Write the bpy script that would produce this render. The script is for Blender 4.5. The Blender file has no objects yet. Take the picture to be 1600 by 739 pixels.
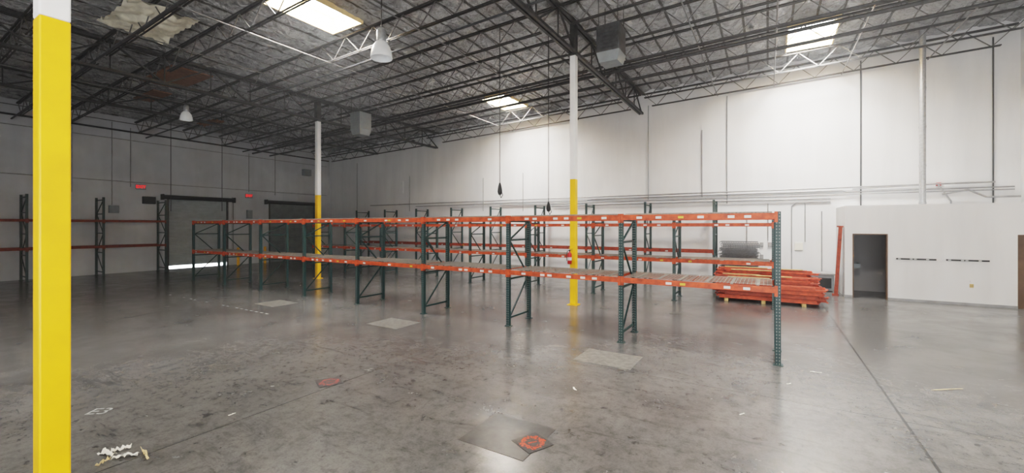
import bpy, math, random
from mathutils import Vector, Matrix, noise
random.seed(7)
C = bpy.context.scene.collection
F=657.0; CX=800.0; HY=354.0; H=2.2; TH=math.radians(31.3)
cs,sn=math.cos(TH),math.sin(TH)
def ray(px,py):
    a=(px-CX)/F
    return (a*cs-sn, a*sn+cs, (HY-py)/F)
def onZ(px,py,z=0.0):
    r=ray(px,py); d=(z-H)/r[2]; return Vector((r[0]*d,r[1]*d,z))
def onY(px,py,Y):
    r=ray(px,py); d=Y/r[1]; return Vector((r[0]*d,Y,H+r[2]*d))
def onX(px,py,X):
    r=ray(px,py); d=X/r[0]; return Vector((X,r[1]*d,H+r[2]*d))
# ------------------------------------------------------------ materials
class NT:
    def __init__(s,name):
        s.m=bpy.data.materials.new(name); s.m.use_nodes=True
        s.t=s.m.node_tree; s.b=s.t.nodes['Principled BSDF']
    def n(s,typ,**kw):
        o=s.t.nodes.new(typ)
        for k,v in kw.items(): setattr(o,k,v)
        return o
    def l(s,a,b): s.t.links.new(a,b)
    def math(s,op,a,b=None,c=None):
        o=s.n('ShaderNodeMath',operation=op)
        for i,v in enumerate((a,b,c)):
            if v is None: continue
            if isinstance(v,(int,float)): o.inputs[i].default_value=v
            else: s.l(v,o.inputs[i])
        return o.outputs[0]
    def noise(s,scale,detail=4,rough=.6,vec=None,dist=0):
        o=s.n('ShaderNodeTexNoise'); o.inputs['Scale'].default_value=scale; o.inputs['Detail'].default_value=detail
        o.inputs['Roughness'].default_value=rough; o.inputs['Distortion'].default_value=dist
        if vec is not None: s.l(vec,o.inputs['Vector'])
        return o.outputs['Fac']
    def ramp(s,fac,stops):
        o=s.n('ShaderNodeValToRGB'); s.l(fac,o.inputs[0]); e=o.color_ramp.elements
        while len(e)<len(stops): e.new(.5)
        for i,(p,c) in enumerate(stops):
            e[i].position=p; e[i].color=(c[0],c[1],c[2],1) if not isinstance(c,(int,float)) else (c,c,c,1)
        return o.outputs['Color']
    def mix(s,fac,a,b,mode='MIX'):
        o=s.n('ShaderNodeMix',data_type='RGBA',blend_type=mode)
        for sock,v in ((o.inputs[0],fac),(o.inputs[6],a),(o.inputs[7],b)):
            if isinstance(v,(int,float)): sock.default_value=v
            elif isinstance(v,tuple): sock.default_value=(v[0],v[1],v[2],1)
            else: s.l(v,sock)
        return o.outputs[2]
    def bump(s,h,strength=.3,dist=.02):
        o=s.n('ShaderNodeBump'); o.inputs['Strength'].default_value=strength; o.inputs['Distance'].default_value=dist
        s.l(h,o.inputs['Height']); s.l(o.outputs[0],s.b.inputs['Normal'])
    def obj(s): return s.n('ShaderNodeTexCoord').outputs['Object']
def mat(name,col,rough=.5,metal=0,var=.15,scale=6,emit=None,es=0,bump=0):
    t=NT(name); v=t.obj(); f=t.noise(scale,5,.6,v)
    c=t.ramp(f,[(.3,tuple(x*(1-var) for x in col)),(.7,tuple(min(1,x*(1+var)) for x in col))])
    t.l(c,t.b.inputs['Base Color']); t.b.inputs['Roughness'].default_value=rough; t.b.inputs['Metallic'].default_value=metal
    if emit: t.b.inputs['Emission Color'].default_value=(*emit,1); t.b.inputs['Emission Strength'].default_value=es
    if bump: t.bump(f,bump,.01)
    return t.m
M={}
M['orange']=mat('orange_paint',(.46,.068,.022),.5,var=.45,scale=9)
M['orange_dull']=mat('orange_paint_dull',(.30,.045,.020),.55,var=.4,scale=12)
M['orange_shaded']=mat('orange_paint_shaded',(.18,.038,.020),.6,var=.35,scale=12)  # darker copy of the orange, dimness of the left side painted in
M['orange_pile']=mat('worn_red_paint',(.44,.062,.022),.5,var=.5,scale=7)
M['green_bar']=mat('green_paint',(.010,.036,.034),.45,var=.3,scale=10)
M['yellow']=mat('yellow_paint',(.84,.455,.004),.42,var=.10,scale=3)
M['white']=mat('white_paint',(.78,.78,.78),.5,var=.04)
M['label']=mat('white_label',(.64,.64,.63),.5,var=.08)
M['faded']=mat('faded_white_paint',(.30,.30,.29),.5,var=.5,scale=25)
M['label_y']=mat('yellow_label',(.6,.44,.05),.5,var=.03)
M['dark_steel']=mat('dark_steel',(.055,.053,.052),.5,.2,var=.4,scale=5)
M['web_steel']=mat('grey_web_steel',(.14,.138,.135),.5,.2,var=.4,scale=5)
M['pipe']=mat('pipe_steel',(.075,.075,.078),.45,.3,var=.3)
M['galv']=mat('galvanised_steel',(.42,.43,.44),.45,.6,var=.2,scale=14)
M['wire']=mat('zinc_wire',(.33,.305,.27),.5,.4,var=.15,scale=20)
M['wire_stack']=mat('grey_wire',(.25,.26,.27),.5,.3,var=.25,scale=20)
M['black']=mat('black_plastic',(.02,.02,.02),.5,var=.2)
M['conduit']=mat('grey_conduit',(.30,.30,.30),.5,.15,var=.2)
M['conduit_dark']=mat('dark_conduit',(.09,.09,.09),.5,.3,var=.2)
M['greybox']=mat('grey_metal_box',(.24,.26,.27),.5,.2,var=.1)
M['red']=mat('red_enamel',(.50,.02,.02),.3,var=.1)
M['brown']=mat('brown_wood',(.22,.115,.07),.6,var=.3,scale=8)
M['tan']=mat('tan_wood',(.48,.33,.13),.6,var=.4,scale=8)
M['door_brown']=mat('brown_door',(.13,.075,.045),.5,var=.2,scale=4)
M['paper']=mat('paper',(.78,.75,.66),.7,var=.06)
M['paper_tan']=mat('tan_paper',(.62,.49,.26),.7,var=.1)
M['diffuser']=mat('skylight_diffuser',(.9,.9,.9),.5,emit=(1,.99,.97),es=36,var=.01)
M['curb']=mat('skylight_curb',(.80,.60,.30),.6,var=.1)
M['glow_red']=mat('exit_red',(.8,.02,.02),.5,emit=(1,.02,.02),es=1.2,var=.02)
M['glass_white']=mat('prismatic_dome',(.66,.68,.69),.25,var=.05,emit=(1,1,1),es=.08)
M['decal_dark']=mat('decal_black',(.040,.038,.036),.45,var=.6,scale=24)
def worn(name,col,back,th):
    t=NT(name); v=t.obj(); f=t.noise(38,6,.7,v)
    t.l(t.mix(t.math('GREATER_THAN',f,th),col,back),t.b.inputs['Base Color']); t.b.inputs['Roughness'].default_value=.5; return t.m
M['decal_red']=worn('decal_red',(.48,.055,.022),(.06,.035,.03),.52)
M['decal_brown']=worn('decal_brown_red',(.30,.05,.035),(.05,.04,.04),.52)
M['patch_dark']=mat('dark_stain',(.050,.047,.044),.32,var=.5,scale=7)
M['patch_light']=mat('light_patch',(.175,.167,.15),.32,var=.5,scale=9)
M['ground']=mat('outside_pavement',(.7,.7,.68),.8,var=.1)
M['shutter']=mat('shutter_grey',(.36,.39,.40),.5,.1,var=.10,scale=3)
M['shutter_dark']=mat('shutter_dark',(.19,.21,.215),.5,.1,var=.15,scale=3)
# green upright post with punched holes
t=NT('green_post'); v=t.obj(); sx=t.n('ShaderNodeSeparateXYZ'); t.l(v,sx.inputs[0])
hz=t.math('LESS_THAN',t.math('ABSOLUTE',t.math('SUBTRACT',t.math('FRACT',t.math('DIVIDE',sx.outputs[2],.0508)),.5)),.25)
hx=t.math('LESS_THAN',t.math('ABSOLUTE',t.math('SUBTRACT',t.math('ABSOLUTE',sx.outputs[0]),.019)),.0075)
hole=t.math('MULTIPLY',hz,hx)
base=t.ramp(t.noise(10,5,.6,v),[(.3,(.007,.028,.030)),(.75,(.016,.054,.052))])
t.l(t.mix(hole,base,(.18,.19,.18)),t.b.inputs['Base Color']); t.b.inputs['Roughness'].default_value=.45
M['post']=t.m
# walls
def wallmat(name,col,streak=.35):
    t=NT(name); v=t.obj()
    mp=t.n('ShaderNodeMapping'); mp.inputs['Scale'].default_value=(1,1,.12); t.l(v,mp.inputs[0])
    f=t.noise(1.6,6,.65,mp.outputs[0]); g=t.noise(.5,4,.6,v); k=t.noise(7,6,.7,v)
    c=t.ramp(f,[(.35,tuple(x*.92 for x in col)),(.6,col)])
    c2=t.mix(streak,c,t.ramp(g,[(.35,.72),(.65,1.0)]),'MULTIPLY')
    sp=t.math('MULTIPLY',t.math('GREATER_THAN',k,.69),.4)
    c3=t.mix(sp,c2,(.35,.34,.33))
    t.l(c3,t.b.inputs['Base Color']); t.b.inputs['Roughness'].default_value=.6
    t.bump(k,.15,.01); return t.m
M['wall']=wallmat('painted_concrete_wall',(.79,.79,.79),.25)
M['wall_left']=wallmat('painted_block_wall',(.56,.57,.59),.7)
M['office']=wallmat('office_drywall',(.76,.75,.74),.12)
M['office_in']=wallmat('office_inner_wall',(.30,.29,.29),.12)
# floor
t=NT('polished_concrete'); v=t.obj(); sx=t.n('ShaderNodeSeparateXYZ'); t.l(v,sx.inputs[0])
big=t.noise(.22,5,.6,v,.6); mid=t.noise(1.3,8,.7,v,.4); fine=t.noise(9,8,.75,v); tiny=t.noise(45,5,.7,v)
c=t.ramp(big,[(.3,(.098,.093,.088)),(.55,(.140,.134,.127)),(.75,(.185,.178,.170))])
c=t.mix(.9,c,t.ramp(mid,[(.30,.52),(.47,.88),(.65,1.16)]),'MULTIPLY')
c=t.mix(.75,c,t.ramp(fine,[(.36,.55),(.5,1.0),(.7,1.14)]),'MULTIPLY')
c=t.mix(.5,c,t.ramp(tiny,[(.38,.68),(.55,1.05)]),'MULTIPLY')
mp=t.n('ShaderNodeMapping'); mp.inputs['Scale'].default_value=(.5,2.2,1); mp.inputs['Rotation'].default_value=(0,0,.25); t.l(v,mp.inputs[0])
sc=t.noise(1.7,9,.78,mp.outputs[0],.5)
c=t.mix(t.ramp(sc,[(.55,0.0),(.65,.65)]),c,(.040,.037,.035))
mp2=t.n('ShaderNodeMapping'); mp2.inputs['Scale'].default_value=(2.0,.6,1); mp2.inputs['Rotation'].default_value=(0,0,-.5); t.l(v,mp2.inputs[0])
s3=t.noise(2.0,9,.8,mp2.outputs[0],.4)
c=t.mix(t.ramp(s3,[(.58,0.0),(.66,.5)]),c,(.040,.037,.035))
sp=t.noise(3.1,10,.8,v,.2)
c=t.mix(t.ramp(sp,[(.59,0.0),(.63,.8)]),c,(.028,.026,.024))
sp2=t.noise(5.3,9,.8,v,.4)
c=t.mix(t.ramp(sp2,[(.665,0.0),(.70,.3)]),c,(.32,.31,.30))
def joint(axis,x0,s,w):
    u=t.math('DIVIDE',t.math('SUBTRACT',sx.outputs[axis],x0),s)
    return t.math('LESS_THAN',t.math('MULTIPLY',t.math('ABSOLUTE',t.math('SUBTRACT',t.math('FRACT',t.math('ADD',u,.5)),.5)),s),w)
jm=t.math('LESS_THAN',t.math('ABSOLUTE',t.math('SUBTRACT',sx.outputs[0],1.32)),.014)
wob=t.math('MAXIMUM',t.math('MULTIPLY',joint(0,1.32,6.45,.008),.65),t.math('MULTIPLY',joint(1,6.35,6.1,.009),.85))
wob=t.math('MAXIMUM',wob,jm)
c=t.mix(t.math('MULTIPLY',wob,.92),c,(.016,.015,.014))
t.l(c,t.b.inputs['Base Color'])
t.l(t.ramp(mid,[(.3,.30),(.7,.14)]),t.b.inputs['Roughness'])
t.b.inputs['Specular IOR Level'].default_value=.8
t.bump(fine,.08,.006); M['floor']=t.m
# foil ceiling
t=NT('foil_insulation'); v=t.obj(); sx=t.n('ShaderNodeSeparateXYZ'); t.l(v,sx.inputs[0])
a=t.noise(2.2,7,.7,v,2.0); b=t.noise(7,5,.65,v,1.5)
vr=t.n('ShaderNodeTexVoronoi',feature='F1'); vr.inputs['Scale'].default_value=2.6
wv=t.n('ShaderNodeVectorMath',operation='ADD'); nz=t.n('ShaderNodeTexNoise'); nz.inputs['Scale'].default_value=1.8; t.l(v,nz.inputs['Vector']); t.l(v,wv.inputs[0]); t.l(nz.outputs['Color'],wv.inputs[1]); t.l(wv.outputs[0],vr.inputs['Vector'])
c=t.ramp(a,[(.34,(.62,.61,.60)),(.46,(.93,.93,.93)),(.60,(1,1,1))])  # wrinkle shading painted into the foil colour, valleys darker
c=t.mix(.4,c,t.ramp(b,[(.38,.5),(.50,1.0)]),'MULTIPLY')
u=t.math('ABSOLUTE',t.math('SUBTRACT',t.math('FRACT',t.math('ADD',t.math('DIVIDE',sx.outputs[0],.61),.5)),.5))
c=t.mix(t.math('MULTIPLY',t.math('LESS_THAN',u,.05),.75),c,(.16,.14,.125))
t.l(c,t.b.inputs['Base Color']); t.b.inputs['Metallic'].default_value=.6; t.b.inputs['Roughness'].default_value=.24
t.bump(t.math('ADD',t.math('ADD',a,t.math('MULTIPLY',b,.35)),t.math('MULTIPLY',vr.outputs['Distance'],1.2)),1.0,.9); M['foil']=t.m
M['foil_loose']=mat('loose_foil',(.85,.80,.66),.4,.1,var=.2,scale=6,bump=.8)
# ------------------------------------------------------------ mesh builder
class MB:
    def __init__(s): s.v=[]; s.f=[]
    def add(s,vs,fs):
        o=len(s.v); s.v+= [tuple(p) for p in vs]; s.f+=[tuple(i+o for i in q) for q in fs]; return s
    def box(s,c,d,m=None):
        x,y,z=d[0]/2,d[1]/2,d[2]/2
        vs=[Vector((i*x,j*y,k*z)) for i in(-1,1) for j in(-1,1) for k in(-1,1)]
        if m is not None: vs=[m@p for p in vs]
        c=Vector(c); vs=[p+c for p in vs]
        return s.add(vs,[(0,1,3,2),(4,6,7,5),(0,4,5,1),(2,3,7,6),(0,2,6,4),(1,5,7,3)])
    def b2(s,lo,hi): return s.box([(a+b)/2 for a,b in zip(lo,hi)],[b-a for a,b in zip(lo,hi)])
    def basis(s,p,q):
        z=(q-p).normalized(); up=Vector((0,0,1)) if abs(z.z)<.95 else Vector((0,1,0))
        x=up.cross(z).normalized(); y=z.cross(x); return x,y
    def bar(s,p,q,w,h):
        p,q=Vector(p),Vector(q); x,y=s.basis(p,q)
        vs=[e+x*i*w/2+y*j*h/2 for e in(p,q) for i,j in((-1,-1),(1,-1),(1,1),(-1,1))]
        return s.add(vs,[(3,2,1,0),(4,5,6,7),(0,1,5,4),(1,2,6,5),(2,3,7,6),(3,0,4,7)])
    def tube(s,p,q,r,n=8,r2=None):
        p,q=Vector(p),Vector(q); x,y=s.basis(p,q); r2=r if r2 is None else r2
        vs=[e+x*math.cos(k*2*math.pi/n)*rr+y*math.sin(k*2*math.pi/n)*rr for e,rr in((p,r),(q,r2)) for k in range(n)]
        fs=[(k,(k+1)%n,n+(k+1)%n,n+k) for k in range(n)]+[tuple(range(n))[::-1],tuple(range(n,2*n))]
        return s.add(vs,fs)
    def path(s,pts,r,n=8):
        for a,b in zip(pts,pts[1:]): s.tube(a,b,r,n)
        return s
    def lathe(s,c,prof,n=24,cap=False):
        vs=[(c[0]+r*math.cos(k*2*math.pi/n),c[1]+r*math.sin(k*2*math.pi/n),c[2]+z) for r,z in prof for k in range(n)]
        fs=[(i*n+k,i*n+(k+1)%n,(i+1)*n+(k+1)%n,(i+1)*n+k) for i in range(len(prof)-1) for k in range(n)]
        return s.add(vs,fs)
    def mesh(s,name,m,smooth=False):
        me=bpy.data.meshes.new(name); me.from_pydata(s.v,[],s.f); me.materials.append(M[m] if isinstance(m,str) else m)
        if smooth: me.polygons.foreach_set('use_smooth',[True]*len(me.polygons))
        me.update(); return me
    def build(s,name,m,parent=None,loc=None,smooth=False):
        return put(name,s.mesh(name,m,smooth),parent,loc)
def put(name,me,parent=None,loc=None,rot=None):
    o=bpy.data.objects.new(name,me); C.objects.link(o)
    if parent is not None: o.parent=parent
    if loc is not None: o.location=loc
    if rot is not None: o.rotation_euler=rot
    return o
def tag(o,label=None,cat=None,group=None,kind=None):
    if label:o['label']=label
    if cat:o['category']=cat
    if group:o['group']=group
    if kind:o['kind']=kind
    return o
def thing(name,label,cat,loc=(0,0,0),rz=0,group=None):
    o=bpy.data.objects.new(name,None); C.objects.link(o); o.location=loc; o.rotation_euler=(0,0,rz); o.empty_display_size=.1
    return tag(o,label,cat,group)
def struct(o): o['kind']='structure'; return o
def bevel(o,w=.01,s=2):
    m=o.modifiers.new('bevel','BEVEL'); m.width=w; m.segments=s; m.limit_method='ANGLE'; return o
def text(s,size,m,loc,rot,parent,name='lettering',ext=.002,off=0):
    cu=bpy.data.curves.new('t','FONT'); cu.body=s; cu.size=size; cu.extrude=ext; cu.align_x='CENTER'; cu.align_y='CENTER'; cu.offset=off
    tmp=bpy.data.objects.new('t',cu); C.objects.link(tmp)
    dg=bpy.context.evaluated_depsgraph_get(); me=bpy.data.meshes.new_from_object(tmp.evaluated_get(dg))
    bpy.data.objects.remove(tmp); me.materials.clear(); me.materials.append(M[m]); me.name=name
    return put(name,me,parent,loc,rot)
ORD=['first','second','third','fourth','fifth','sixth','seventh','eighth','ninth','tenth','eleventh','twelfth','thirteenth','fourteenth']
# ------------------------------------------------------------ room shell
XL,XR,YB,YN=-26.3,6.45,18.6,-6.0
TOP=9.4
def zr(x): return 7.5+.03*(x-XL)
struct(MB().b2((XL-.2,YN-.2,-.15),(XR+.2,YB+.2,0)).build('floor','floor'))
struct(MB().b2((XL-.2,YB,0),(XR+.2,YB+.2,TOP)).build('wall_back','wall'))
struct(MB().b2((XR,YN,0),(XR+.2,YB,TOP)).build('wall_right','wall'))
struct(MB().b2((XL-.2,YN-.2,0),(XR+.2,YN,TOP)).build('wall_front','wall'))
D1=(9.26,12.04,3.6); D2=(14.4,17.4,3.6)
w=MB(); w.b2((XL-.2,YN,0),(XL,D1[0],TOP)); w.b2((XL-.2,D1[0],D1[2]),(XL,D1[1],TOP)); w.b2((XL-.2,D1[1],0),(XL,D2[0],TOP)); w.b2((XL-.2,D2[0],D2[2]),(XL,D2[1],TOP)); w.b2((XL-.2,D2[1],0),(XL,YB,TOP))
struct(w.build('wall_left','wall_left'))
struct(MB().b2((XL-9,YN,-.15),(XL-.2,YB,-.01)).build('ground','ground'))
# ceiling with skylight openings
SKY=[(-10.15,6.75,560),(-10.1,16.0,560),(1.2,16.0,800),(1.2,6.8,640),(1.2,-2.4,400),(-10.1,-2.4,160)]
gx=.61/6; gy=.15
nx=int((XR-XL+.3)/gx)+1; ny=int((YB-YN+.2)/gy)+1
X0=XL-.1; Y0=YN-.1
def cell(v,o,g): return round((v-o)/g)
rects=[]
for x,y,_ in SKY:
    i0=cell(x-.61,X0,gx); i1=cell(x+.61,X0,gx); j0=cell(y-1.0,Y0,gy); j1=cell(y+1.0,Y0,gy); rects.append((i0,i1,j0,j1))
cm=MB(); vs=[]
for j in range(ny+1):
    for i in range(nx+1):
        x=X0+i*gx; y=Y0+j*gy
        u=abs(((x/.61+.5)%1)-.5)
        sag=.15*(1-(2*u-1)**2)
        col=round(x/.61-.5)
        n=noise.noise(Vector((x*1.3,y*1.1,0)))*.06+(1-abs(noise.noise(Vector((x*2.2,y*2.6,5+col))))*2)*.08-.05
        vs.append((x,y,zr(x)-.03-sag*(.65+.9*noise.noise(Vector((col*7.3,y*.5,3)))) -n*min(1,u*5)))
fs=[]
for j in range(ny):
    for i in range(nx):
        if any(i0<=i<i1 and j0<=j<j1 for i0,i1,j0,j1 in rects): continue
        a=j*(nx+1)+i; fs.append((a,a+nx+1,a+nx+2,a+1))
cm.add(vs,fs); struct(cm.build('ceiling','foil',smooth=True))
for n,(i0,i1,j0,j1) in enumerate(rects):
    x0,x1,y0,y1=X0+i0*gx,X0+i1*gx,Y0+j0*gy,Y0+j1*gy; zb=zr(x0)-.20; zt=zr(x1)+.25; e=.04
    b=MB(); b.b2((x0-e,y0-e,zb),(x0,y1+e,zt)); b.b2((x1,y0-e,zb),(x1+e,y1+e,zt)); b.b2((x0,y0-e,zb),(x1,y0,zt)); b.b2((x0,y1,zb),(x1,y1+e,zt))
    o=struct(b.build('window_%d'%(n+1),'curb'))
    g=MB().b2((x0-e,y0-e,zt),(x1+e,y1+e,zt+.04)).build('skylight_pane','diffuser',o)
    m=MB(); m.b2((x0,(y0+y1)/2-.015,zt-.03),(x1,(y0+y1)/2+.015,zt-.004)); m.build('glazing_bar','galv',o)
    L=bpy.data.lights.new('skylight_light','AREA'); L.shape='RECTANGLE'; L.size=1.15; L.size_y=1.9; L.energy=SKY[n][2]; L.color=(1,.99,.97)
    lo=bpy.data.objects.new('skylight_light',L); C.objects.link(lo); lo.location=((x0+x1)/2,(y0+y1)/2,zt-.06)
# ------------------------------------------------------------ roof steel
def joist(x0,x1,y,label):
    dep=.55; r=thing('roof_joist',label,'roof joist',((x0+x1)/2,y,0),0,'open web roof joists')
    def P(x,dz): return Vector((x-(x0+x1)/2,0,zr(x)-.26-dz))
    tc=MB(); bc=MB(); wb=MB()
    for s in(-1,1):
        o=Vector((0,s*.035,0)); tc.bar(P(x0,0)+o,P(x1,0)+o,.04,.045); bc.bar(P(x0+.35,dep)+o,P(x1-.35,dep)+o,.025,.035)
    n=max(8,int((x1-x0)/.55)); n+=n%2; st=(x1-x0)/n
    for k in range(n):
        a,b=(0,dep) if k%2==0 else (dep,0)
        wb.bar(P(x0+k*st,a),P(x0+(k+1)*st,b),.022,.022)
    tc.build('top_chord','dark_steel',r); bc.build('bottom_chord','dark_steel',r); wb.build('web','web_steel',r)
GX=[XL,-16.3,-4.67,XR]; span=['left','middle','right']
for k,y in enumerate((18.45,17.15,14.85,13.2,11.6,9.9,7.95,5.6,4.2,2.7,1.2)):
    for i in range(3):
        joist(GX[i]+.1,GX[i+1]-.1,y,'dark steel roof joist, %s from the back wall, %s bay of the roof'%(ORD[k],span[i]))
def girder(x,y0,y1,label,dep=.85):
    r=thing('roof_girder',label,'roof girder',(x,0,0)); zt=zr(x)-.22
    tc=MB(); bc=MB(); wb=MB()
    for s in(-1,1):
        tc.bar((s*.06,y0,zt),(s*.06,y1,zt),.08,.09); bc.bar((s*.06,y0+.2,zt-dep),(s*.06,y1-.1,zt-dep),.07,.08)
    n=int((y1-y0)/1.22); st=(y1-y0)/n
    for k in range(n):
        wb.bar((0,y0+k*st,zt-(0 if k%2 else dep)),(0,y0+(k+1)*st,zt-(dep if k%2 else 0)),.045,.045); wb.bar((0,y0+k*st,zt),(0,y0+k*st,zt-dep),.03,.03)
    tc.build('top_chord','dark_steel',r); bc.build('bottom_chord','dark_steel',r); wb.build('web','dark_steel',r)
girder(-16.3,.5,18.55,'dark steel girder truss running over the far column to the back wall')
girder(-4.67,-1,18.55,'dark steel girder truss running over the middle and nearest columns')
girder(-21.3,.5,18.55,'shallow dark steel girder truss between the far column and the roll-up doors',.6)
def pipe(name,pts,r,m,label,cat,group=None,n=8):
    return tag(MB().path([Vector(p) for p in pts],r,n).build(name,m,smooth=False),label,cat,group)
for y,dz,r,lab in ((14.3,1.02,.045,'dark sprinkler pipe running under the roof nearest the back wall'),
               (13.3,1.02,.055,'thick dark pipe under the roof in front of the one nearest the back wall'),
               (12.75,1.0,.035,'thin dark pipe running under the roof just behind the middle column'),
               (8.3,1.0,.03,'thin dark pipe running under the roof above the front storage rack'),
               (4.0,1.0,.03,'dark pipe running under the roof nearest the camera')):
    pipe('sprinkler_pipe',[(XL+.25,y,zr(XL)-dz+.05),(XR-.02,y,zr(XR)-dz+.05)],r,'dark_steel' if y>9 else 'pipe',lab,'pipe','overhead pipes')
for i,x in enumerate((-23.9,-18.9,-13.6,-11.2,-7.6,-1.7,.2,2.2,4.4)):
    pipe('bridging_bar',[(x,.9,zr(x)-.85),(x,18.5,zr(x)-.85)],.018,'web_steel','thin dark steel bridging bar across the joists, %s from the left wall'%ORD[i],'roof bar','roof bridging bars')
pipe('drain_pipe',[(XL+.15,.9,6.75),(XL+.15,18.4,6.75)],.04,'dark_steel','dark pipe along the top of the left wall','pipe')
# ------------------------------------------------------------ columns
def column(x,y,label,zy):
    r=thing('support_column',label,'column',(x,y,0),0,'steel support columns'); w=.17
    top=zr(x)-1.12
    MB().b2((-.14,-.14,0),(.14,.14,.02)).build('base_plate','yellow',r)
    bevel(MB().b2((-w/2,-w/2,.02),(w/2,w/2,zy)).build('lower_shaft','yellow',r),.012)
    bevel(MB().b2((-w/2,-w/2,zy),(w/2,w/2,top-.03)).build('upper_shaft','white',r),.012)
    c=MB(); c.b2((-.16,-.14,top-.03),(.16,.14,top)); c.b2((-.08,-.09,top),(.08,.09,zr(x)-.16)); c.build('cap','dark_steel',r)
    return r
column(-4.67,.92,'nearest square steel column, yellow below white, at the left edge',3.77)
column(-4.67,11.03,'middle square steel column with a fire extinguisher, rising behind the front rack',3.53)
column(-16.3,10.97,'farthest square steel column, yellow below white, in front of the roll-up doors',3.53)
e=thing('fire_extinguisher','red fire extinguisher hung on the middle yellow column','fire extinguisher',(-4.73,10.875,1.15))
e.scale=(.8,.8,.75)
MB().lathe((0,0,0),[(0,0),(.06,.005),(.075,.03),(.075,.36),(.06,.42),(.025,.45),(.025,.48),(0,.48)],16).build('cylinder','red',e,smooth=True)
b=MB(); b.tube((0,0,.48),(0,0,.53),.03); b.bar((0,0,.54),(.13,-.02,.57),.025,.012); b.bar((0,0,.51),(.12,-.02,.50),.025,.012); b.build('valve','black',e)
MB().path([Vector((0,0,.51)),Vector((-.08,-.02,.48)),Vector((-.1,-.02,.3)),Vector((-.09,-.02,.12))],.012,6).build('hose','black',e)
MB().lathe((0,0,0),[(.0765,.14),(.0765,.26)],16).build('label','label',e)
# ------------------------------------------------------------ pallet racks
BAY=2.52; PW=.08; PD=.075
MESH={}
def frame_meshes(h,dep):
    k=(h,dep)
    if k in MESH: return MESH[k]
    p=MB(); t=.012
    p.b2((-PW/2,-PD/2,.01),(PW/2,-PD/2+t,h)); p.b2((-PW/2,-PD/2+t,.01),(-PW/2+t,PD/2,h)); p.b2((PW/2-t,-PD/2+t,.01),(PW/2,PD/2,h))
    p.b2((-PW/2+t,PD/2-t,.01),(-PW/2+.028,PD/2,h)); p.b2((PW/2-.028,PD/2-t,.01),(PW/2-t,PD/2,h))
    post=p.mesh('post','post'); fo=MB(); fo.b2((-.07,-.06,0),(.07,.06,.012)); foot=fo.mesh('foot_plate','green_bar')
    b=MB(); zz=[.18]
    while zz[-1]+1.25<h-.1: zz.append(zz[-1]+.86)
    zz.append(h-.12)
    for i,z in enumerate(zz):
        b.bar((0,.035,z),(0,dep-.035,z),.03,.04)
        if i: 
            a0,a1=(.05,dep-.05) if i%2 else (dep-.05,.05)
            b.bar((0,a0,zz[i-1]+.01),(0,a1,z-.01),.028,.03)
    MESH[k]=(post,foot,b.mesh('bracing','green_bar')); return MESH[k]
def beam_mb(L,conn=True):
    b=MB(); b.b2((-L/2,-.03,-.048),(L/2,.022,.026)); b.b2((-L/2,-.03,.026),(L/2,-.002,.048))
    if conn:
        for s in(-1,1):
            b.b2((s*(L/2)-.02+s*.022,-.04,-.10),(s*(L/2)+.02+s*.022,-.03,.07)); b.b2((s*L/2-.004,-.04,-.10),(s*L/2+.004,.02,.07))
    return b
beam_me=beam_mb(BAY-.09).mesh('beam','orange'); beam_me2=beam_mb(BAY-.09).mesh('beam','orange_dull'); beam_me3=beam_mb(BAY-.09).mesh('beam','orange_shaded')
lab_me=MB().b2((-.05,-.003,-.022),(.05,0,.022)).mesh('label','label'); lab_y=MB().b2((-.045,-.003,-.02),(.045,0,.02)).mesh('label','label_y')
def rack(label,loc,rz,n,h,dep,levels,nlab=0,mesh=beam_me):
    r=thing('pallet_rack',label,'storage rack',loc,rz); post,foot,br=frame_meshes(h,dep)
    for k in range(n+1):
        fr=put('upright_frame',br,r,(k*BAY,0,0))
        a=put('post',post,fr,(0,0,0)); b=put('post',post,fr,(0,dep,0),(0,0,math.pi))
        put('foot_plate',foot,fr,(0,0,0)); put('foot_plate',foot,fr,(0,dep,0))
    for k in range(n):
        for z in levels:
            f=put('beam',mesh,r,(k*BAY+BAY/2,-.012,z)); put('beam',mesh,r,(k*BAY+BAY/2,dep+.012,z),(0,0,math.pi))
            if nlab:
                for q in range(nlab):
                    if random.random()<.15: continue
                    x=-BAY/2+.25+(BAY-.5)*(q+.5+random.uniform(-.35,.35))/nlab
                    put('label',lab_y if random.random()<.15 else lab_me,f,(x,-.0305,-.005))
    return r
DEP=.93
XF=.14-8*BAY
rack('long front storage rack with two beam levels, nearest the camera',(XF,7.91,0),0,8,2.44,DEP,(1.19,2.37),6)
rack('second storage rack of the same height, standing behind the front one',(XF,13.2,0),0,8,2.44,DEP,(1.19,2.25),4)
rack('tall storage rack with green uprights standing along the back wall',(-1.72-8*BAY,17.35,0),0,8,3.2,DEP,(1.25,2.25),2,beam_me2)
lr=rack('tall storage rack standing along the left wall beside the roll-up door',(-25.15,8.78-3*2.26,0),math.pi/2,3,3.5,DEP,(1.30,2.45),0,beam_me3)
lr.scale=(2.26/BAY,1,1)
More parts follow.
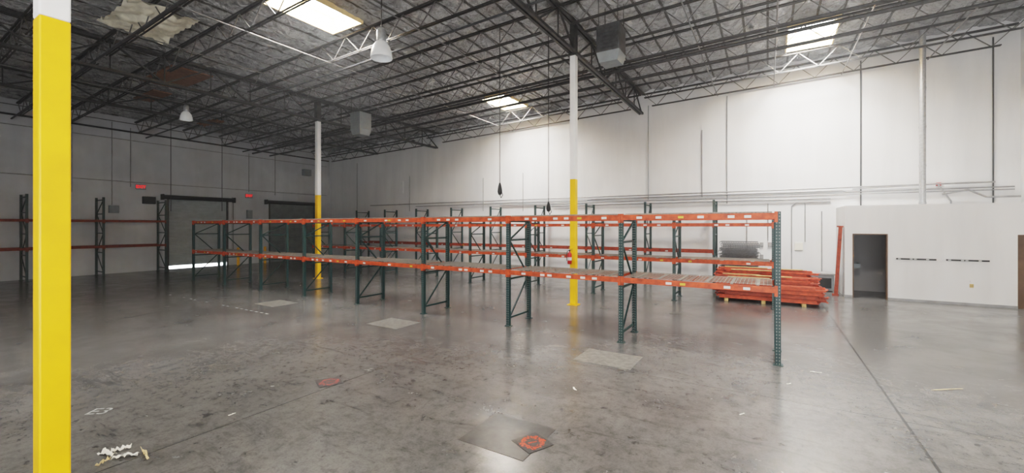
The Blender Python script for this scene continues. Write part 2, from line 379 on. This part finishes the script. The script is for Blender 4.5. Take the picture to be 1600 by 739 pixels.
# wire decks
def deck_mb(w=1.16,d=.91):
    b=MB(); n=20
    for i in range(n+1): x=-w/2+w*i/n; b.b2((x-.004,-d/2,0),(x+.004,d/2,.008))
    for j in range(9): y=-d/2+d*j/8; b.b2((-w/2,y-.004,.008),(w/2,y+.004,.015))
    for x in(-.38,0,.38): b.b2((x-.02,-d/2+.03,-.022),(x+.02,d/2-.03,0))
    return b
deck_me=deck_mb().mesh('wire_deck','wire')
for lv,z in (('lower',1.19),('upper',2.37)):
    for k in range(8):
        for j,sx_ in enumerate((-.6,.6)):
            o=put('wire_deck',deck_me,None,(.14-k*BAY-BAY/2-sx_,7.91+DEP/2,z+.060))
            tag(o,'wire deck on the front rack, %s level, %s half of %s bay from right'%(lv,'left' if sx_>0 else 'right',ORD[k]),'wire deck','wire decks of the front rack')
for k in range(8):
    o=put('wire_deck',deck_me,None,(.14-k*BAY-BAY/2,13.2+DEP/2,1.250))
    o.scale=(2.0,1,1)
    tag(o,'wire deck on the lower level of the second rack, %s bay from right'%ORD[k],'wire deck','wire decks of the second rack')
# stack of spare wire decks
sm=MB(); w_,d_=1.15,.95
for i in range(17): x=-w_/2+w_*i/16; sm.b2((x-.006,-d_/2,0),(x+.006,d_/2,.012)); sm.b2((x-.006,-d_/2,-.035),(x+.006,-d_/2+.012,0))
for j in range(7): y=-d_/2+d_*j/6; sm.b2((-w_/2,y-.006,.012),(w_/2,y+.006,.024))
sm_me=sm.mesh('wire_deck','wire_stack')
for k in range(28):
    tag(put('spare_wire_deck',sm_me,None,(-.85+random.uniform(-.06,.06),16.62+random.uniform(-.03,.03),.036+k*.06),(0,0,random.uniform(-.09,.09))),'loose galvanised wire deck in the tall stack behind the orange beam pile','wire deck','stacked spare wire decks')
# beam pile
loose=beam_mb(2.4).mesh('rack_beam','orange_pile'); loose2=beam_mb(2.4).mesh('rack_beam','orange_dull'); short=beam_mb(2.15).mesh('rack_beam','orange_dull')
for i,x in enumerate((-1.05,-.1,.85)):
    tag(MB().b2((x-.05,13.95,0),(x+.05,15.6,.08)).build('wooden_runner','tan'),'wooden runner on the floor under the %s of the orange beam pile'%('left end','middle','right end')[i],'timber','wooden runners under the beam pile')
topz={}
for j in range(10):
    nl=8+int(j*.75)-(1 if j in(2,6) else 0); topz[j]=nl
    for k in range(nl):
        x=-.08+random.uniform(-.17,.17)+(.12 if j<3 else 0)
        o=put('rack_beam',random.choice((loose,loose,loose2)),None,(x,14.03+j*.158+random.uniform(-.004,.004),.11+k*.057),(math.pi/2*(1 if k%2 else -1),0,random.uniform(-.004,.004)))
        tag(o,'loose orange steel rack beam lying in the low pile on the floor','rack beam','orange beams piled on the floor')
for i,(j,x,L) in enumerate(((0,-.55,.9),(1,-.75,.8),(3,-.5,1.1),(4,.15,.9),(5,-.7,1.0),(7,-.35,1.3),(8,.5,.8),(9,-.6,1.2))):
    z=.11+(topz[j]-1)*.057+.032
    tag(MB().b2((x-L/2,14.03+j*.158-.07,z),(x+L/2,14.03+j*.158+.07,z+.02)).build('wooden_board','tan'),'tan wooden board on top of the orange beam pile, %s from the front'%ORD[i],'board','boards on the beam pile')
for i in range(3):
    b=put('leaning_beam',short,None,(1.935-.01*i,16.98-.085*i,1.11),(0,math.pi/2+.055,0))
    tag(b,'upright orange rack beam leaning on the office side wall, %s from the back wall'%ORD[i],'rack beam','beams leaning on the office')
# ------------------------------------------------------------ office
OX,OY,OH=2.06,16.65,2.85
dx0,dx1,dh=2.25,3.08,1.98; bx0=5.72
w=MB(); T=.12
w.b2((OX,OY,0),(dx0,OY+T,OH)); w.b2((dx0,OY,dh),(dx1,OY+T,OH)); w.b2((dx1,OY,0),(bx0,OY+T,OH)); w.b2((bx0,OY,dh),(XR,OY+T,OH))
struct(w.build('wall_office_front','office'))
struct(MB().b2((OX,OY+T,0),(OX+T,YB,OH)).build('wall_office_side','office'))
struct(MB().b2((OX+T,OY+T,OH-.1),(XR,YB,OH-.001)).build('ceiling_office','office'))
struct(MB().b2((4.2,OY+T,0),(4.3,YB,OH-.1)).build('wall_office_partition','office'))
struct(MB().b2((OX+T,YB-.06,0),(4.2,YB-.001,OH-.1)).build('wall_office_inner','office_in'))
d=MB(); 
for a,b in((dx0,dx0+.03),(dx1-.03,dx1)): d.b2((a,OY-.015,0),(b,OY+T+.01,dh))
d.b2((dx0,OY-.015,dh-.03),(dx1,OY+T+.01,dh)); struct(d.build('door_1','door_brown'))
d=struct(MB().b2((bx0,OY+.03,0),(bx0+.72,OY+.08,dh)).build('door_2','door_brown'))
MB().lathe((0,0,0),[(0,0),(.03,.01),(.03,.05),(0,.06)],12).build('door_knob','galv',d,(bx0+.65,OY-.03,1.0))
s=MB(); s.b2((OX-.01,OY-.012,0),(dx0,OY,.07)); s.b2((dx1,OY-.012,0),(bx0,OY,.07)); struct(s.build('baseboard_office','conduit'))
s=thing('wall_sink','small grey sink on the wall of the dim room behind the open doorway','sink',(2.45,18.24,.80))
b=MB(); b.b2((-.2,-.15,0),(.2,.3,.06)); b.b2((-.2,-.15,.06),(-.17,.3,.16)); b.b2((.17,-.15,.06),(.2,.3,.16)); b.b2((-.17,-.15,.06),(.17,-.12,.16)); b.b2((-.17,.24,.06),(.17,.3,.2)); b.build('basin','greybox',s)
MB().path([Vector((0,.26,.2)),Vector((0,.26,.32)),Vector((0,.12,.32)),Vector((0,.12,.28))],.012).build('faucet','pipe',s)
for (a,b_,z,lab) in ((3.27,4.14,1.245,'left'),(4.34,5.2,1.25,'right')):
    s=thing('label_strip','%s one of two thin black strips with white labels on the office wall'%lab,'label strip',(a,OY-.004,z),0,'label strips on the office wall')
    MB().b2((0,-.006,-.022),(b_-a,.003,.022)).build('strip','black',s)
    for k in range(9):
        x=.04+k*(b_-a-.08)/9
        if k in (0,3,4,7): MB().b2((x,-.009,-.012),(x+.06,-.006,.012)).build('white_tag','label',s)
tag(MB().b2((4.81,OY-.01,.50),(4.89,OY,.60)).build('wall_outlet','tan'),'small tan outlet low on the office wall','outlet')
f=thing('flue_pipe','tall galvanised flue pipe rising from the office roof','pipe',(4.09,17.7,OH))
MB().tube((0,0,0),(0,0,5.4),.08,16).build('pipe','galv',f,smooth=False)
for z in(.05,1.2,2.4,3.6): MB().tube((0,0,z),(0,0,z+.06),.09,16).build('collar','galv',f)
# ------------------------------------------------------------ roll-up doors
def rollup(n,D,m,lift):
    y0,y1,h=D; o=thing('door_%d'%n,None,None,(XL,0,0)); o['kind']='structure'
    c=MB(); z=lift; x=-.06
    prof=[]
    while z<h+.05: prof+=[(x,z),(x+.018,z+.012),(x+.018,z+.06),(x,z+.072)]; z+=.08
    vs=[(px,yy,pz) for px,pz in prof for yy in(y0,y1)]; fs=[(2*i,2*i+1,2*i+3,2*i+2) for i in range(len(prof)-1)]
    c.add(vs,fs); c.b2((x-.02,y0,lift-.03),(x+.03,y1,lift+.05)); c.build('curtain',m,o)
    g=MB()
    for yy in(y0,y1): g.b2((-.08,yy-.035,0),(.05,yy+.035,h+.1))
    g.build('guide_rail','pipe',o)
    hd=MB(); hd.tube((.2,y0-.25,h+.1),(.2,y1+.25,h+.1),.11,16); hd.b2((.0,y0-.3,h-.04),(.32,y0-.25,h+.24)); hd.b2((.0,y1+.25,h-.04),(.32,y1+.3,h+.24))
    hd.build('roll_hood','black',o)
    ch=MB().tube((.25,y1+.2,.9),(.25,y1+.2,h+.1),.012,6); ch.build('chain','dark_steel',o)
rollup(3,D1,'shutter',.20)
rollup(4,D2,'shutter_dark',.03)
for i,yy in enumerate((12.45,13.95)):
    g=thing('bollard','yellow guard post between the roll-up doors, %s from the left'%ORD[i],'bollard',(XL+.35,yy,0),0,'guard posts by the roll-up doors')
    MB().tube((0,0,0),(0,0,.95),.07,12).build('post','yellow',g); MB().lathe((0,0,.95),[(.07,0),(.05,.04),(0,.055)],12).build('cap','yellow',g)
for i,(px,py) in enumerate(((220,292),(389,306))):
    p=onX(px,py,XL+.03); e=thing('exit_sign','red lit exit sign on the left wall, %s'%('above the rack beside the doors' if i==0 else 'between the two roll-up doors'),'exit sign',p,0,'exit signs')
    bevel(MB().b2((-.03,-.20,-.12),(.02,.20,.12)).build('housing','greybox',e),.01)
    text('EXIT',.19,'glow_red',(.024,0,0),(math.pi/2,0,math.pi/2),e,off=.004)
# ------------------------------------------------------------ wall conduits
def wy(px,py,off=.03): return onY(px,py,YB-off)
def wx(px,py,off=.03): p=onX(px,py,XL+off); return p
def cond(pts,lab,m='conduit',r=.018): pipe('conduit',pts,r,m,lab,'conduit','wall conduits',6)
def hz_(x0,x1,z,off=.03): return [(x0,YB-off,z),(x1,YB-off,z)]
cond(hz_(-22,5.9,3.56,.08),'topmost long grey conduit along the back wall above the racks',r=.028)
cond([(-18,YB-.08,3.40),(-7.2,YB-.08,3.40),(-7.0,YB-.08,3.46),(2.2,YB-.08,3.46),(2.35,YB-.08,3.40),(6.3,YB-.08,3.40)],'second long grey conduit down along the back wall above the racks',r=.022)
cond(hz_(-12,6.3,3.32,.08),'third long grey conduit down along the back wall above the racks',r=.02)
cond(hz_(-9,1.9,3.20,.08),'shorter lowest grey conduit under the long ones on the back wall',r=.022)
for px,y0,y1,m,lab in ((1345,95,322,'conduit_dark','dark vertical conduit on the back wall left of the flue pipe'),(1552,58,318,'conduit_dark','dark vertical conduit on the back wall right of the flue pipe'),
    (1013,165,312,'greybox','thin grey vertical conduit between the tall rack and the roof'),(1097,203,308,'conduit','short pale vertical conduit on the back wall'),(1136,150,318,'conduit','long pale vertical conduit, second left of the flue pipe'),
    (558,255,400,'conduit','vertical conduit on the back wall beside the far corner'),(640,275,330,'conduit','short vertical conduit high on the back wall above the tall rack'),(1237,322,430,'conduit','vertical conduit dropping to the floor left of the office'),(1284,330,425,'conduit','vertical conduit dropping behind the grey cabinet'),(817,270,330,'conduit','vertical conduit on the back wall left of the middle column'),
    (1167,335,405,'conduit','short vertical conduit above the beam pile on the back wall'),(755,278,330,'conduit','short vertical conduit above the middle of the tall rack'),(1200,318,376,'conduit','short vertical conduit dropping to the outlets behind the pile'),(1258,318,378,'conduit','short vertical conduit dropping to the notice panel')):
    a=wy(px,y0); b=wy(px,y1); cond([a,(a.x,a.y,b.z)],lab,m,.02 if m=='conduit_dark' else .016)
a=wy(1237,322); cond([a,(a.x+.15,a.y,a.z+.12),(1.9,a.y,a.z+.12)],'bent conduit joining the drop left of the office to the office roof')
a=wy(1470,303); cond([(a.x,a.y-.12,a.z-.02),(5.3,a.y-.12,a.z+.10),(5.7,a.y-.12,a.z-.14),(6.4,a.y-.12,a.z-.14)],'kinked conduit above the office near the right wall',r=.03)
a=wy(1330,296); cond([(a.x,a.y-.2,a.z),(4.6,a.y-.2,a.z+.06),(4.9,a.y-.2,3.0),(4.9,a.y-.2,OH)],'bent conduit running down onto the office roof',r=.022)
def wbox(px,py,w_,h_,lab,cat='electrical box',m='greybox',side='B',dp=.12):
    if side=='B':
        p=onY(px,py,YB-.001); o=thing('electrical_box',lab,cat,p); bevel(MB().b2((-w_/2,-dp,-h_/2),(w_/2,0,h_/2)).build('housing',m,o),.008); MB().b2((-w_/2+.02,-dp-.006,-h_/2+.02),(w_/2-.02,-dp,h_/2-.02)).build('cover',m,o)
    else:
        p=onX(px,py,XL+.001); o=thing('electrical_box',lab,cat,p); bevel(MB().b2((0,-w_/2,-h_/2),(dp,w_/2,h_/2)).build('housing',m,o),.008); MB().b2((dp,-w_/2+.02,-h_/2+.02),(dp+.006,w_/2-.02,h_/2-.02)).build('cover',m,o)
wbox(1190,382,.12,.16,'upper left grey outlet on the back wall behind the beam pile','outlet','conduit',dp=.04)
wbox(1203,382,.12,.16,'upper right grey outlet on the back wall behind the beam pile','outlet','conduit',dp=.04)
wbox(1190,401,.12,.16,'lower left grey outlet on the back wall behind the beam pile','outlet','conduit',dp=.04)
wbox(1248,385,.26,.30,'pale notice panel on the back wall left of the office','panel','paper',dp=.02)
wbox(1466,288,.12,.10,'small red alarm box on the back wall above the office','alarm box','red',dp=.05)
wbox(628,293,.3,.75,'tall pale panel high on the back wall near the far corner','panel','white',dp=.06)
wbox(177,327,.35,.35,'grey electrical box on the left wall left of the roll-up door',side='L')
wbox(232,313,.5,.36,'dark motor box on the left wall beside the roll-up door hood',m='black',side='L',dp=.14)
wbox(477,270,.5,.42,'grey vent box high on the left wall above the second roll-up door',side='L',dp=.3)
wbox(389,335,.3,.5,'grey electrical box between the two roll-up doors',side='L')
wbox(497,326,.25,.5,'narrow grey box beside the second roll-up door',side='L')
for px,y0,y1,lab in ((112,175,300,'vertical conduit on the left wall left of the rack'),(204,200,292,'vertical conduit dropping to the leftmost exit sign'),(363,308,400,'vertical conduit right of the first roll-up door'),(389,240,300,'vertical conduit dropping to the exit sign between the doors'),(175,190,320,'vertical conduit dropping to the box left of the first door'),(430,215,305,'vertical conduit on the left wall above the second roll-up door')):
    a=wx(px,y0); b=wx(px,y1); cond([a,(a.x,a.y,b.z)],lab)
for z,lab in ((6.35,'upper long conduit along the top of the left wall'),(4.35,'lower long conduit along the left wall above the doors')): cond([(XL+.08,1 if z>5 else 3,z),(XL+.08,18.3,z)],lab,r=.02)
g=thing('floor_cabinet','grey metal cabinet on the floor by the back wall left of the office','cabinet',(1.55,17.95,0))
bevel(MB().b2((-.36,-.3,.03),(.36,.3,.56)).build('body','greybox',g),.015); bevel(MB().b2((-.38,-.32,.56),(.38,.32,.62)).build('lid','conduit',g),.01)
MB().b2((-.28,-.31,.12),(.28,-.3,.46)).build('front_grille','black',g)
# ------------------------------------------------------------ overhead things
def lamp(x,y,lab,top,sc=1):
    r=thing('high_bay_lamp',lab,'ceiling lamp',(x,y,6.12),0,'high bay lamps')
    o=MB().lathe((0,0,0),[(.245,0),(.25,.02),(.235,.14),(.20,.26),(.14,.36),(.09,.40)],28).build('dome','glass_white',r,smooth=True)
    m=o.modifiers.new('s','SOLIDIFY'); m.thickness=.008
    MB().lathe((0,0,.38),[(0,0),(.10,0),(.11,.03),(.11,.26),(.07,.32),(0,.32)],20).build('ballast_housing','galv',r,smooth=True)
    MB().lathe((0,0,.12),[(0,0),(.05,.03),(.06,.1),(.03,.2),(.03,.26)],14).build('bulb','white',r,smooth=True)
    MB().tube((0,0,.68),(0,0,(top-6.12)/sc),.012).build('hanging_rod','dark_steel',r)
    r.scale=(sc,sc,sc)
lamp(-7.7,6.8,'large white dome lamp hanging near the skylight, top left of centre',zr(-7.7)-.1)
lamp(-18.3,7.0,'smaller looking white dome lamp hanging over the left side',zr(-18.3)-.1,.8)
def heater(x,y,z,s,lab,m,m2):
    r=thing('unit_heater',lab,'heater',(x,y,z),.0,'hanging unit heaters')
    bevel(MB().b2((-s/2,-s/2,.25),(s/2,s/2,.25+s*1.15)).build('cabinet',m,r),.02)
    b=MB(); b.add([(-s/2,-s/2,.25),(s/2,-s/2,.25),(s/2,s/2,.25),(-s/2,s/2,.25),(-s*.4,-s*.4,0),(s*.4,-s*.4,0),(s*.4,s*.4,0),(-s*.4,s*.4,0)],[(0,1,5,4),(1,2,6,5),(2,3,7,6),(3,0,4,7),(4,5,6,7)]); b.build('discharge_hood',m2,r)
    for i in(-1,1):
        for j in(-1,1): MB().tube((i*s*.42,j*s*.42,.25+s*1.1),(i*s*.42,j*s*.42,zr(x)-z-.1),.01,6).build('hanging_rod','dark_steel',r)
    l=MB()
    for k in range(6): l.bar((-s*.42,-s/2-.01,.36+k*s*.16),(s*.42,-s/2-.01,.36+k*s*.16),.01,.05)
    l.build('louvre',m,r)
heater(-3.5,10.75,6.45,.60,'dark square unit heater hanging just right of the middle column','pipe','greybox')
heater(-15.1,12.2,6.15,.62,'grey square unit heater hanging right of the far column','greybox','greybox')
def cord(px,py,d,lab,end=True,body=.24):
    r=ray(px,py); x,y,z=r[0]*d,r[1]*d,H+r[2]*d
    o=thing('hanging_cord',lab,'hanging cord',(x,y,z),0,'cords hanging from the roof')
    MB().tube((0,0,body if end else 0),(0,0,zr(x)-.12-z),.012,6).build('cord','black',o)
    if end:
        MB().lathe((0,0,0),[(0,0),(.045,.02),(.07,body*.3),(.05,body*.7),(.02,body),(0,body)],12).build('plug','black',o,smooth=True)
        MB().path([Vector((.06,0,.1)),Vector((.1,0,.0)),Vector((.04,0,-.08)),Vector((0,0,.02))],.01,6).build('coil','black',o)
cord(781,305,12.2,'black cord with a coiled plug, hanging left of the middle column',body=.36)
cord(857,331,12.6,'black cord with a plug hanging lowest, just left of the middle column',body=.3)
cord(267,330,19,'thin black cord hanging in front of the first roll-up door, left one',False)
cord(347,330,20,'thin black cord hanging in front of the first roll-up door, right one',False)
p=onZ(275,122,7.42); o=tag(MB().box((0,0,0),(2.6,1.2,.04)).build('roof_panel','brown',None,p),'large brown wooden panel fixed under the dark left part of the roof','roof panel','brown roof panels')
p=onZ(238,150,7.42); o=tag(MB().box((0,0,0),(2.0,.6,.04)).build('roof_panel','brown',None,p),'small brown wooden panel under the roof left of the large one','roof panel','brown roof panels')
def sheet(c,w_,d_,m,lab,amp=.15,sc=2.2):
    b=MB(); n=24; k=12
    vs=[(-w_/2+w_*i/n,-d_/2+d_*j/k,-abs(noise.noise(Vector((i*sc/6,j*sc/6,c[0]))))*amp*2) for j in range(k+1) for i in range(n+1)]
    b.add(vs,[(j*(n+1)+i,j*(n+1)+i+1,(j+1)*(n+1)+i+1,(j+1)*(n+1)+i) for j in range(k) for i in range(n)])
    return tag(b.build('loose_insulation',m,None,c,smooth=True),lab,'insulation sheet','sagging insulation sheets')
sheet(onZ(232,30,7.55),2.3,1.4,'foil_loose','pale torn insulation sheet sagging from the roof at the top left')
sheet(onZ(330,190,7.0),1.6,.5,'brown','dusty brown torn sheet sagging below the dark left part of the roof',.1)
# ------------------------------------------------------------ floor marks and litter
for px,py,i in ((950,560,0),(615,505,1),(432,474,2)):
    p=onZ(px,py); tag(MB().box((0,0,0),(.95,.75,.003)).build('floor_patch','patch_light',None,(p.x,p.y,.0015)),'pale square repair patch in the floor, %s from the camera'%ORD[i],'floor patch','pale floor patches')
tag(MB().b2((-2.74,3.42,0),(-1.96,4.14,.003)).build('floor_patch','patch_dark'),'dark square patch in the floor nearest the camera','floor patch')
def decal(px,py,s,lab,m1):
    p=onZ(px,py); o=thing('floor_decal',lab,'floor decal',(p.x,p.y,.0031),.35,'worn floor decals')
    m=Matrix.Rotation(math.pi/4,3,'Z'); MB().box((0,0,.0012),(s,s,.0024),m).build('black_diamond','decal_dark',o)
    b=MB(); n=48; vs=[]
    for k in range(n):
        a0=2*math.pi*k/n; r0=s*.24+random.uniform(-.014,.014); r1=s*.41+random.uniform(-.022,.022)
        vs+=[(r0*math.cos(a0),r0*math.sin(a0),.0034),(r1*math.cos(a0),r1*math.sin(a0),.0034)]
    b.add(vs,[(2*k,2*k+1,(2*k+3)%(2*n),(2*k+2)%(2*n)) for k in range(n)])
    b.build('red_ring',m1,o)
    MB().box((0,0,.0036),(s*.3,.02,.001),Matrix.Rotation(.6,3,'Z')).build('slash',m1,o)
decal(832,692,.31,'worn black diamond decal with a red ring on the dark floor patch','decal_red')
decal(515,597,.32,'worn red and black decal on the bare floor left of centre','decal_brown')
text('E3',.24,'faded',(*onZ(155,643).xy,.001),(0,0,TH+.1),None,'floor_lettering',.0005)
tag(bpy.data.objects['floor_lettering'],'faded white letters E3 painted on the floor behind the nearest column','lettering')
for k in range(26):
    x=-16.5+k*.245
    if random.random()<.25: continue
    tag(MB().b2((x,5.83,0),(x+.13,5.875,.0015)).build('tape_mark','faded'),'short white tape dash in the broken floor line left of the front rack','tape mark','dashes of the white floor line')
def strip(p,ang,L,w_,m,lab,cat='paper scrap',curl=.03,name='paper_scrap'):
    b=MB(); k=14; q=4; vs=[]; sd=random.uniform(0,50)
    for i in range(k+1):
        t_=i/k; x=L*(t_-.5); y=math.sin(t_*2.6+sd)*L*.12; ww=w_*(.75+.5*noise.noise(Vector((t_*4,sd,0))))
        for j in range(q+1):
            v_=j/q-.5; z=.004+curl*abs(noise.noise(Vector((t_*3.5,v_*1.5,sd))))+curl*.3*abs(noise.noise(Vector((t_*9,v_*4,sd))))
            vs.append((x,y+v_*ww,z))
    b.add(vs,[(i*(q+1)+j,(i+1)*(q+1)+j,(i+1)*(q+1)+j+1,i*(q+1)+j+1) for i in range(k) for j in range(q)])
    o=b.build(name,m,None,(p.x,p.y,0.0)); o.rotation_euler=(0,0,ang)
    return tag(o,lab,cat)
for i,(px,py,a,L,w_,m,lab) in enumerate(((168,711,.5,.18,.08,'paper','broad crumpled white paper in the litter beside the nearest column'),(190,703,1.0,.15,.05,'paper','short white crumpled paper strip at the back of the litter'),
    (226,712,.1,.24,.03,'paper_tan','tan paper strip at the right of the litter by the nearest column'),(195,716,.8,.20,.07,'paper','crumpled cream paper in the middle of the litter'),(160,725,1.8,.12,.03,'paper_tan','tan scrap at the front left of the litter'))):
    strip(onZ(px,py),a,L,w_,m,lab,curl=.06)
for px,py,L,w_,m,lab in ((899,608,.12,.03,'paper','white paper scrap on the floor in front of the rack centre'),(1480,609,.45,.02,'paper_tan','long yellowish tape strip on the floor at the right'),(1275,582,.14,.03,'paper','pale scrap on the floor just right of the nearest rack foot'),(362,648,.08,.02,'paper','tiny white scrap on the floor left of centre'),
    (1160,648,.08,.02,'paper','tiny white scrap on the floor right of centre'),(1232,600,.08,.02,'paper','tiny scrap below the nearest rack foot'),(640,470,.12,.03,'paper','small scrap under the front rack'),(470,446,.15,.03,'paper','small scrap under the far end of the front rack')):
    strip(onZ(px,py),TH-.15 if L>.4 else random.uniform(0,3),L,w_,m,lab,curl=.012)
# ------------------------------------------------------------ daylight: dock side behind the camera, and outside the raised door; plus added ceiling fill
def area(name,loc,rot,sx_,sy_,e,col):
    L=bpy.data.lights.new(name,'AREA'); L.shape='RECTANGLE'; L.size=sx_; L.size_y=sy_; L.energy=e; L.color=col
    o=bpy.data.objects.new(name,L); C.objects.link(o); o.location=loc; o.rotation_euler=rot
area('dock_daylight',(-10,YN+.1,2.2),(math.radians(108),0,0),7,3.6,120,(.90,.95,1))
area('ceiling_fill',(1.5,YN+.3,1.6),(math.radians(142),0,math.radians(5)),9,3,1700,(.98,.99,1))  # added uplight behind the camera that brightens the ceiling, no real source
area('outside_daylight',(XL-2.5,10.6,4.5),(0,math.radians(-25),0),4,5,5000,(.95,.98,1))
wd=bpy.data.worlds.new('world'); bpy.context.scene.world=wd; wd.use_nodes=True
nt=wd.node_tree
nt.nodes['Background'].inputs[0].default_value=(.92,.96,1,1); nt.nodes['Background'].inputs[1].default_value=1.0
vsn=nt.nodes.new('ShaderNodeVolumeScatter'); vsn.inputs['Density'].default_value=.004; vsn.inputs['Anisotropy'].default_value=.5
nt.links.new(vsn.outputs[0],nt.nodes['World Output'].inputs['Volume'])
vs_=bpy.context.scene.view_settings
try:
    vs_.view_transform='Filmic'; vs_.look='High Contrast'
except Exception:
    vs_.view_transform='Standard'
vs_.exposure=.05
# ------------------------------------------------------------ camera
cd=bpy.data.cameras.new('camera'); cd.sensor_width=36; cd.lens=F/1600*36; cd.shift_y=-(369.5-HY)/1600; cd.clip_end=200
co=bpy.data.objects.new('camera',cd); C.objects.link(co); co.location=(0,0,H); co.rotation_euler=(math.pi/2,0,TH)
bpy.context.scene.camera=co
